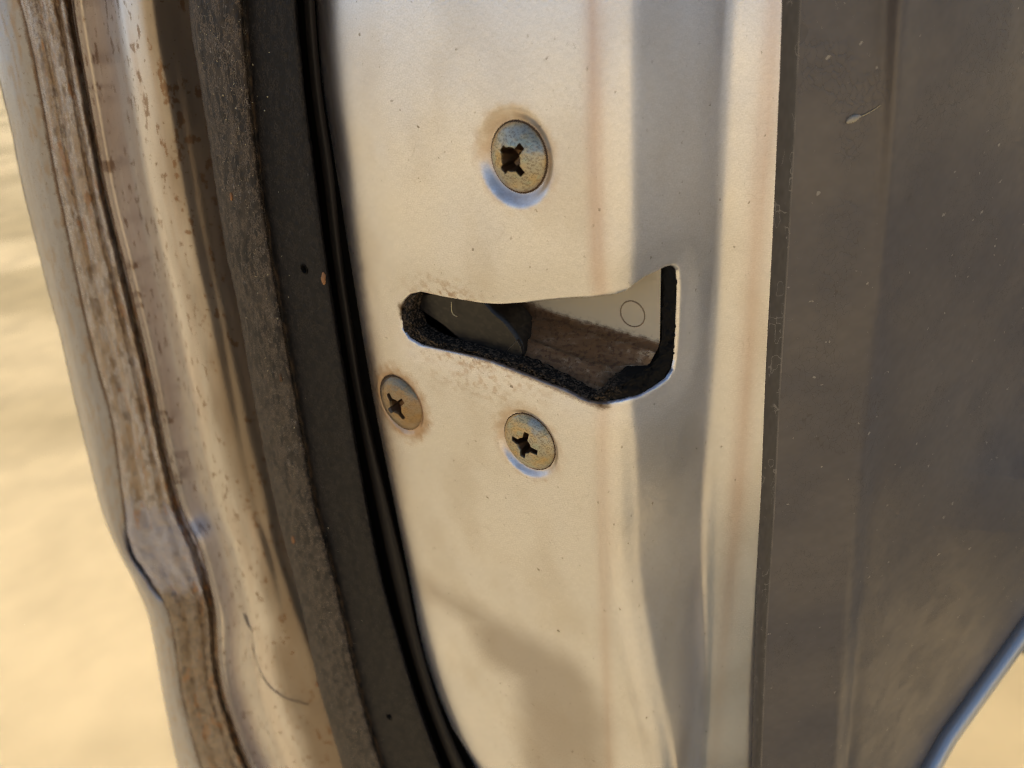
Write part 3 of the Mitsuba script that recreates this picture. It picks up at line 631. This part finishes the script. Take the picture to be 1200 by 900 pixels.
emit(D + '__trim_panel', P, 'vinyl_mat', label='dark brown grained vinyl trim panel on the inner side')
# rounded painted edge along the foot of the trim
c = P[1:, -1]; tg = np.gradient(c, axis=0); tg /= np.linalg.norm(tg, axis=1, keepdims=True)
vw = c - CAM; vw /= np.linalg.norm(vw, axis=1, keepdims=True)
sd = np.cross(tg, vw); sd /= np.linalg.norm(sd, axis=1, keepdims=True); sd *= np.sign(sd[:, :1]); bk = np.cross(sd, tg); bk *= np.sign((bk * vw).sum(1))[:, None]
r = .0036; k = np.linspace(0, 2 * np.pi, 33)
Pt = np.stack([c + sd * (r * .7 + r * math.cos(a)) + bk * (r * .4 + 1.3 * r * math.sin(a)) for a in k], 1)
v = Pt.reshape(-1, 3)
put(D + '__lower_edge', (v, grid_faces(len(c), 33)), 'edge_mat', smooth=True, label='rounded blue grey edge at the lower right of the trim')
scene['edge_mat'] = {'type': 'twosided', 'b': {'type': 'principled', 'base_color': {'type': 'rgb', 'value': [.55, .58, .63]}, 'metallic': .6, 'roughness': .3}}

# ------------------------------------------------------------------ small things lying or stuck on the door
def tube(pts, rad, sides=6):
    p = np.asarray(pts, float); t = np.gradient(p, axis=0); t /= np.linalg.norm(t, axis=1, keepdims=True)
    a = np.cross(t, N); a /= np.linalg.norm(a, axis=1, keepdims=True); b = np.cross(t, a); rad = np.broadcast_to(rad, (len(p),))
    k = np.arange(sides + 1) * 2 * np.pi / sides
    return (p[:, None] + rad[:, None, None] * (np.cos(k)[None, :, None] * a[:, None] + np.sin(k)[None, :, None] * b[:, None])).reshape(-1, 3), grid_faces(len(p), sides + 1)
def spline(pts, n=60):
    p = np.array(pts, float); u = np.arange(len(p)); return np.stack([PchipInterpolator(u, p[:, i])(np.linspace(0, u[-1], n)) for i in range(p.shape[1])], -1)
def on_surf(P, pp):
    q = P[1:-1].reshape(-1, 3) - CAM; qd = q / np.linalg.norm(q, axis=1, keepdims=True); tr_ = cKDTree(qd); r_ = ray(pp[:, 0], pp[:, 1]); r_ /= np.linalg.norm(r_, axis=1, keepdims=True)
    d_, i_ = tr_.query(r_, k=4); dist = gaussian_filter1d((np.linalg.norm(q[i_], axis=2)).mean(1), 2, mode='nearest')
    return CAM + r_ * (dist - .0005)[:, None]
pp = spline([(286, 718), (291, 730), (296, 742), (297, 760), (302, 778), (310, 797), (322, 810), (335, 818), (350, 823), (362, 826)])
put('dried_root', tube(on_surf(P_ch, pp), np.interp(np.arange(60), [0, 6, 12, 59], [.0005, .0008, .00024, .00014])), 'root_mat', label='thin curling dried root stuck on the silver flange low at the left', category='root')
pp = spline([(529, 354), (529, 362), (531, 368), (536, 371)], 20)
put('straw_fibre', tube(A3(pp[:, 0], pp[:, 1], np.full(20, -.0033)), .00010), 'straw_mat', label='tiny bent straw fibre dangling in front of the dark latch claw', category='fibre')
def on_T1(px, py, o): return hit(np.array(px, float), np.array(py, float), PT1 + nT1 * o, nT1)
pp = spline([(992, 144), (1000, 139), (1009, 136)], 24)
put('grass_seed', tube(on_T1(pp[:, 0], pp[:, 1], .0003), .0006 * np.sin(np.linspace(.15, np.pi - .1, 24)) ** .7), 'seed_mat', label='pale grass seed husk stuck on the dark trim panel', category='seed')
pp = spline([(1010, 136), (1022, 130), (1032, 123)], 20)
put('grass_seed__stalk', tube(on_T1(pp[:, 0], pp[:, 1], .0003), .00008), 'straw_mat')

for k, (f_, px_, py_, sz, mat_, lab) in enumerate([(P_rb, 381, 327, 1.5, 'rust_mat', 'flake of dry orange brown leaf caught at the right edge of the rubber seal'), (P_rb, 345, 632, 1.7, 'rust_mat', 'reddish brown chip stuck on the left half of the rubber seal'),
        (P_rb, 329, 442, 1.3, 'crumb_mat', 'small dark brown clod sticking to the middle of the rubber seal'), (P_rb, 368, 803, 1.8, 'rust_mat', 'long rusty flake at the left edge of the rubber seal near the bottom'), (P_rb, 272, 230, 1.0, 'rust_mat', 'little orange crumb on the upper left of the rubber seal')]):
    p_ = at(np.array(float(px_)), np.array(float(py_)), np.array(.0026)); q_ = f_.reshape(-1, 3); p_ = q_[np.argmin(np.linalg.norm(np.cross(q_ - CAM, (p_ - CAM) / np.linalg.norm(p_ - CAM)), axis=1))]
    g_ = trimesh.creation.icosphere(subdivisions=3); v_ = g_.vertices * (1 + .9 * (meshkit.fbm(g_.vertices * 1.3 + 5 * k, 3, k) - .5))[:, None] * np.array([.42, .28, 1.0]) * sz * 1e-3
    put('leaf_flake' if k == 0 else 'rust_flake' if k in (1, 3) else 'dirt_clod', trimesh.Trimesh(v_ @ np.stack([U, N, Zw + .25 * U]) + p_ + N * .0002, g_.faces, process=False), mat_, smooth=True, label=lab, category='flake' if k in (0, 1, 3) else 'dirt')
def crumbs(points, normals, sizes, seed):
    r = np.random.default_rng(seed); base = trimesh.creation.icosphere(subdivisions=0); V_, F_ = [], []
    for p, n_, s_ in zip(points, normals, sizes):
        q = base.vertices * r.uniform(.5, 1.3, (12, 3)) * r.uniform(.5, 1.4, 3) * s_
        F_.append(base.faces + 12 * len(V_)); V_.append(q + p + n_ * s_ * .3)
    return np.concatenate(V_), np.concatenate(F_)
r2 = np.random.default_rng(11)
pts_, szs = [], []
for _ in range(260):                          # grit on the housing floor
    i, j = r2.integers(8, len(W) - 1), r2.integers(4, 38); p = W[i, j] + (W[i, j + 1] - W[i, j]) * r2.uniform() + (W[i - 1, j] - W[i, j]) * r2.uniform()
    pts_.append(p); szs.append(10 ** r2.uniform(-4.3, -3.65))
put('dirt_grit', crumbs(pts_, [Zw] * len(pts_), szs, 3), 'crumb_mat', smooth=False, label='brown grit and crumbs strewn over the floor of the latch housing', kind='stuff', category='grit')
pts_, szs = [], []
for _ in range(600):                         # fluff and dust on the rubber
    i, j = r2.integers(20, P_rb.shape[0] - 20), int(np.clip(r2.normal(14, 8), 3, 50)); p = P_rb[i, j] + (P_rb[i + 1, j] - P_rb[i, j]) * r2.uniform() + (P_rb[i, j + 1] - P_rb[i, j]) * r2.uniform()
    pts_.append(p); szs.append(10 ** r2.uniform(-4.4, -3.75))
put('dust_flecks', crumbs(pts_, [N] * len(pts_), szs, 4), 'straw_mat', smooth=False, label='pale flecks of dust and lint clinging to the black rubber seal', kind='stuff', category='dust')

# ------------------------------------------------------------------ the car the door hangs on, beside the camera: it shades the ground and shows in the paint
HG = (at(np.array(200.), np.array(450.)) - N * .93)[:2]
ca = math.radians(298.6 - 360); Cd, Cn = np.array([math.cos(ca), math.sin(ca), 0]), np.array([math.sin(ca), -math.cos(ca), 0])
if Cn[0] > 0: Cn = -Cn
def car_w(v): return np.array([HG[0], HG[1], 0]) - Cn * .16 + v[:, :1] * Cd + v[:, 1:2] * Zw + v[:, 2:] * -Cn
side = sg.Polygon([(-.12, .30), (2.1, .30), (2.2, .55), (2.15, .98), (1.95, 1.05), (1.55, 1.45), (-.12, 1.50)]).difference(sg.Point(1.30, .33).buffer(.37)).difference(sg.Polygon([(.04, .42), (.78, .42), (.98, .78), (1.0, 1.02), (.86, 1.40), (.04, 1.42)]).buffer(-.04).buffer(.04)).difference(sg.Polygon([(1.10, 1.03), (1.75, 1.05), (1.48, 1.38), (1.0, 1.38)]).buffer(-.03).buffer(.03))
def ext_(poly, d, off):
    g = trimesh.creation.extrude_polygon(poly, d, engine='earcut'); v = g.vertices.copy(); v[:, 2] += off; g = trimesh.Trimesh(car_w(v), g.faces, process=False)
    if g.volume < 0: g.invert()
    return g
labels['parked_car'] = {'label': 'silver car body with a dark cabin opening, which the door hangs on', 'category': 'car'}
put('parked_car__body_side', ext_(side, .09, 0), 'edge_mat', smooth=30)
put('parked_car__roof', ext_(sg.Polygon([(-.12, 1.44), (1.55, 1.42), (1.60, 1.47), (.7, 1.53), (-.12, 1.52)]), 1.35, .06), 'edge_mat', smooth=30)
put('parked_car__cabin_floor', ext_(sg.Polygon([(-.12, .30), (1.0, .30), (1.0, .34), (-.12, .36)]), 1.3, .08), 'gap_mat', smooth=30)
seat = sg.Polygon([(.35, .36), (.85, .36), (1.0, .95), (.93, 1.18), (.84, 1.18), (.74, .62), (.36, .60)]).buffer(-.03).buffer(.06).buffer(-.03)
put('parked_car__seat', ext_(seat, .55, .18), 'vinyl_mat', smooth=40)
put('parked_car__far_side', ext_(side, .08, 1.36), 'edge_mat', smooth=30)
an = np.linspace(0, 2 * np.pi, 49); pr = [(.18, .03), (.20, .02), (.29, .0), (.315, .03), (.315, .18), (.29, .2), (.0, .2)]
v = np.concatenate([[(1.30 + a * np.cos(t), .315 + a * np.sin(t), b + .02) for t in an] for a, b in pr])
put('parked_car__wheel', (car_w(v), grid_faces(len(pr), 49)), 'gap_mat', smooth=35)
v = np.concatenate([[(1.30 + a * np.cos(t), .315 + a * np.sin(t), b + .02) for t in an] for a, b in [(0, .03), (.06, .03), (.09, .05), (.17, .04), (.19, .02)]])
put('parked_car__wheel__rim', (car_w(v), grid_faces(5, 49)), 'edge_mat', smooth=35)
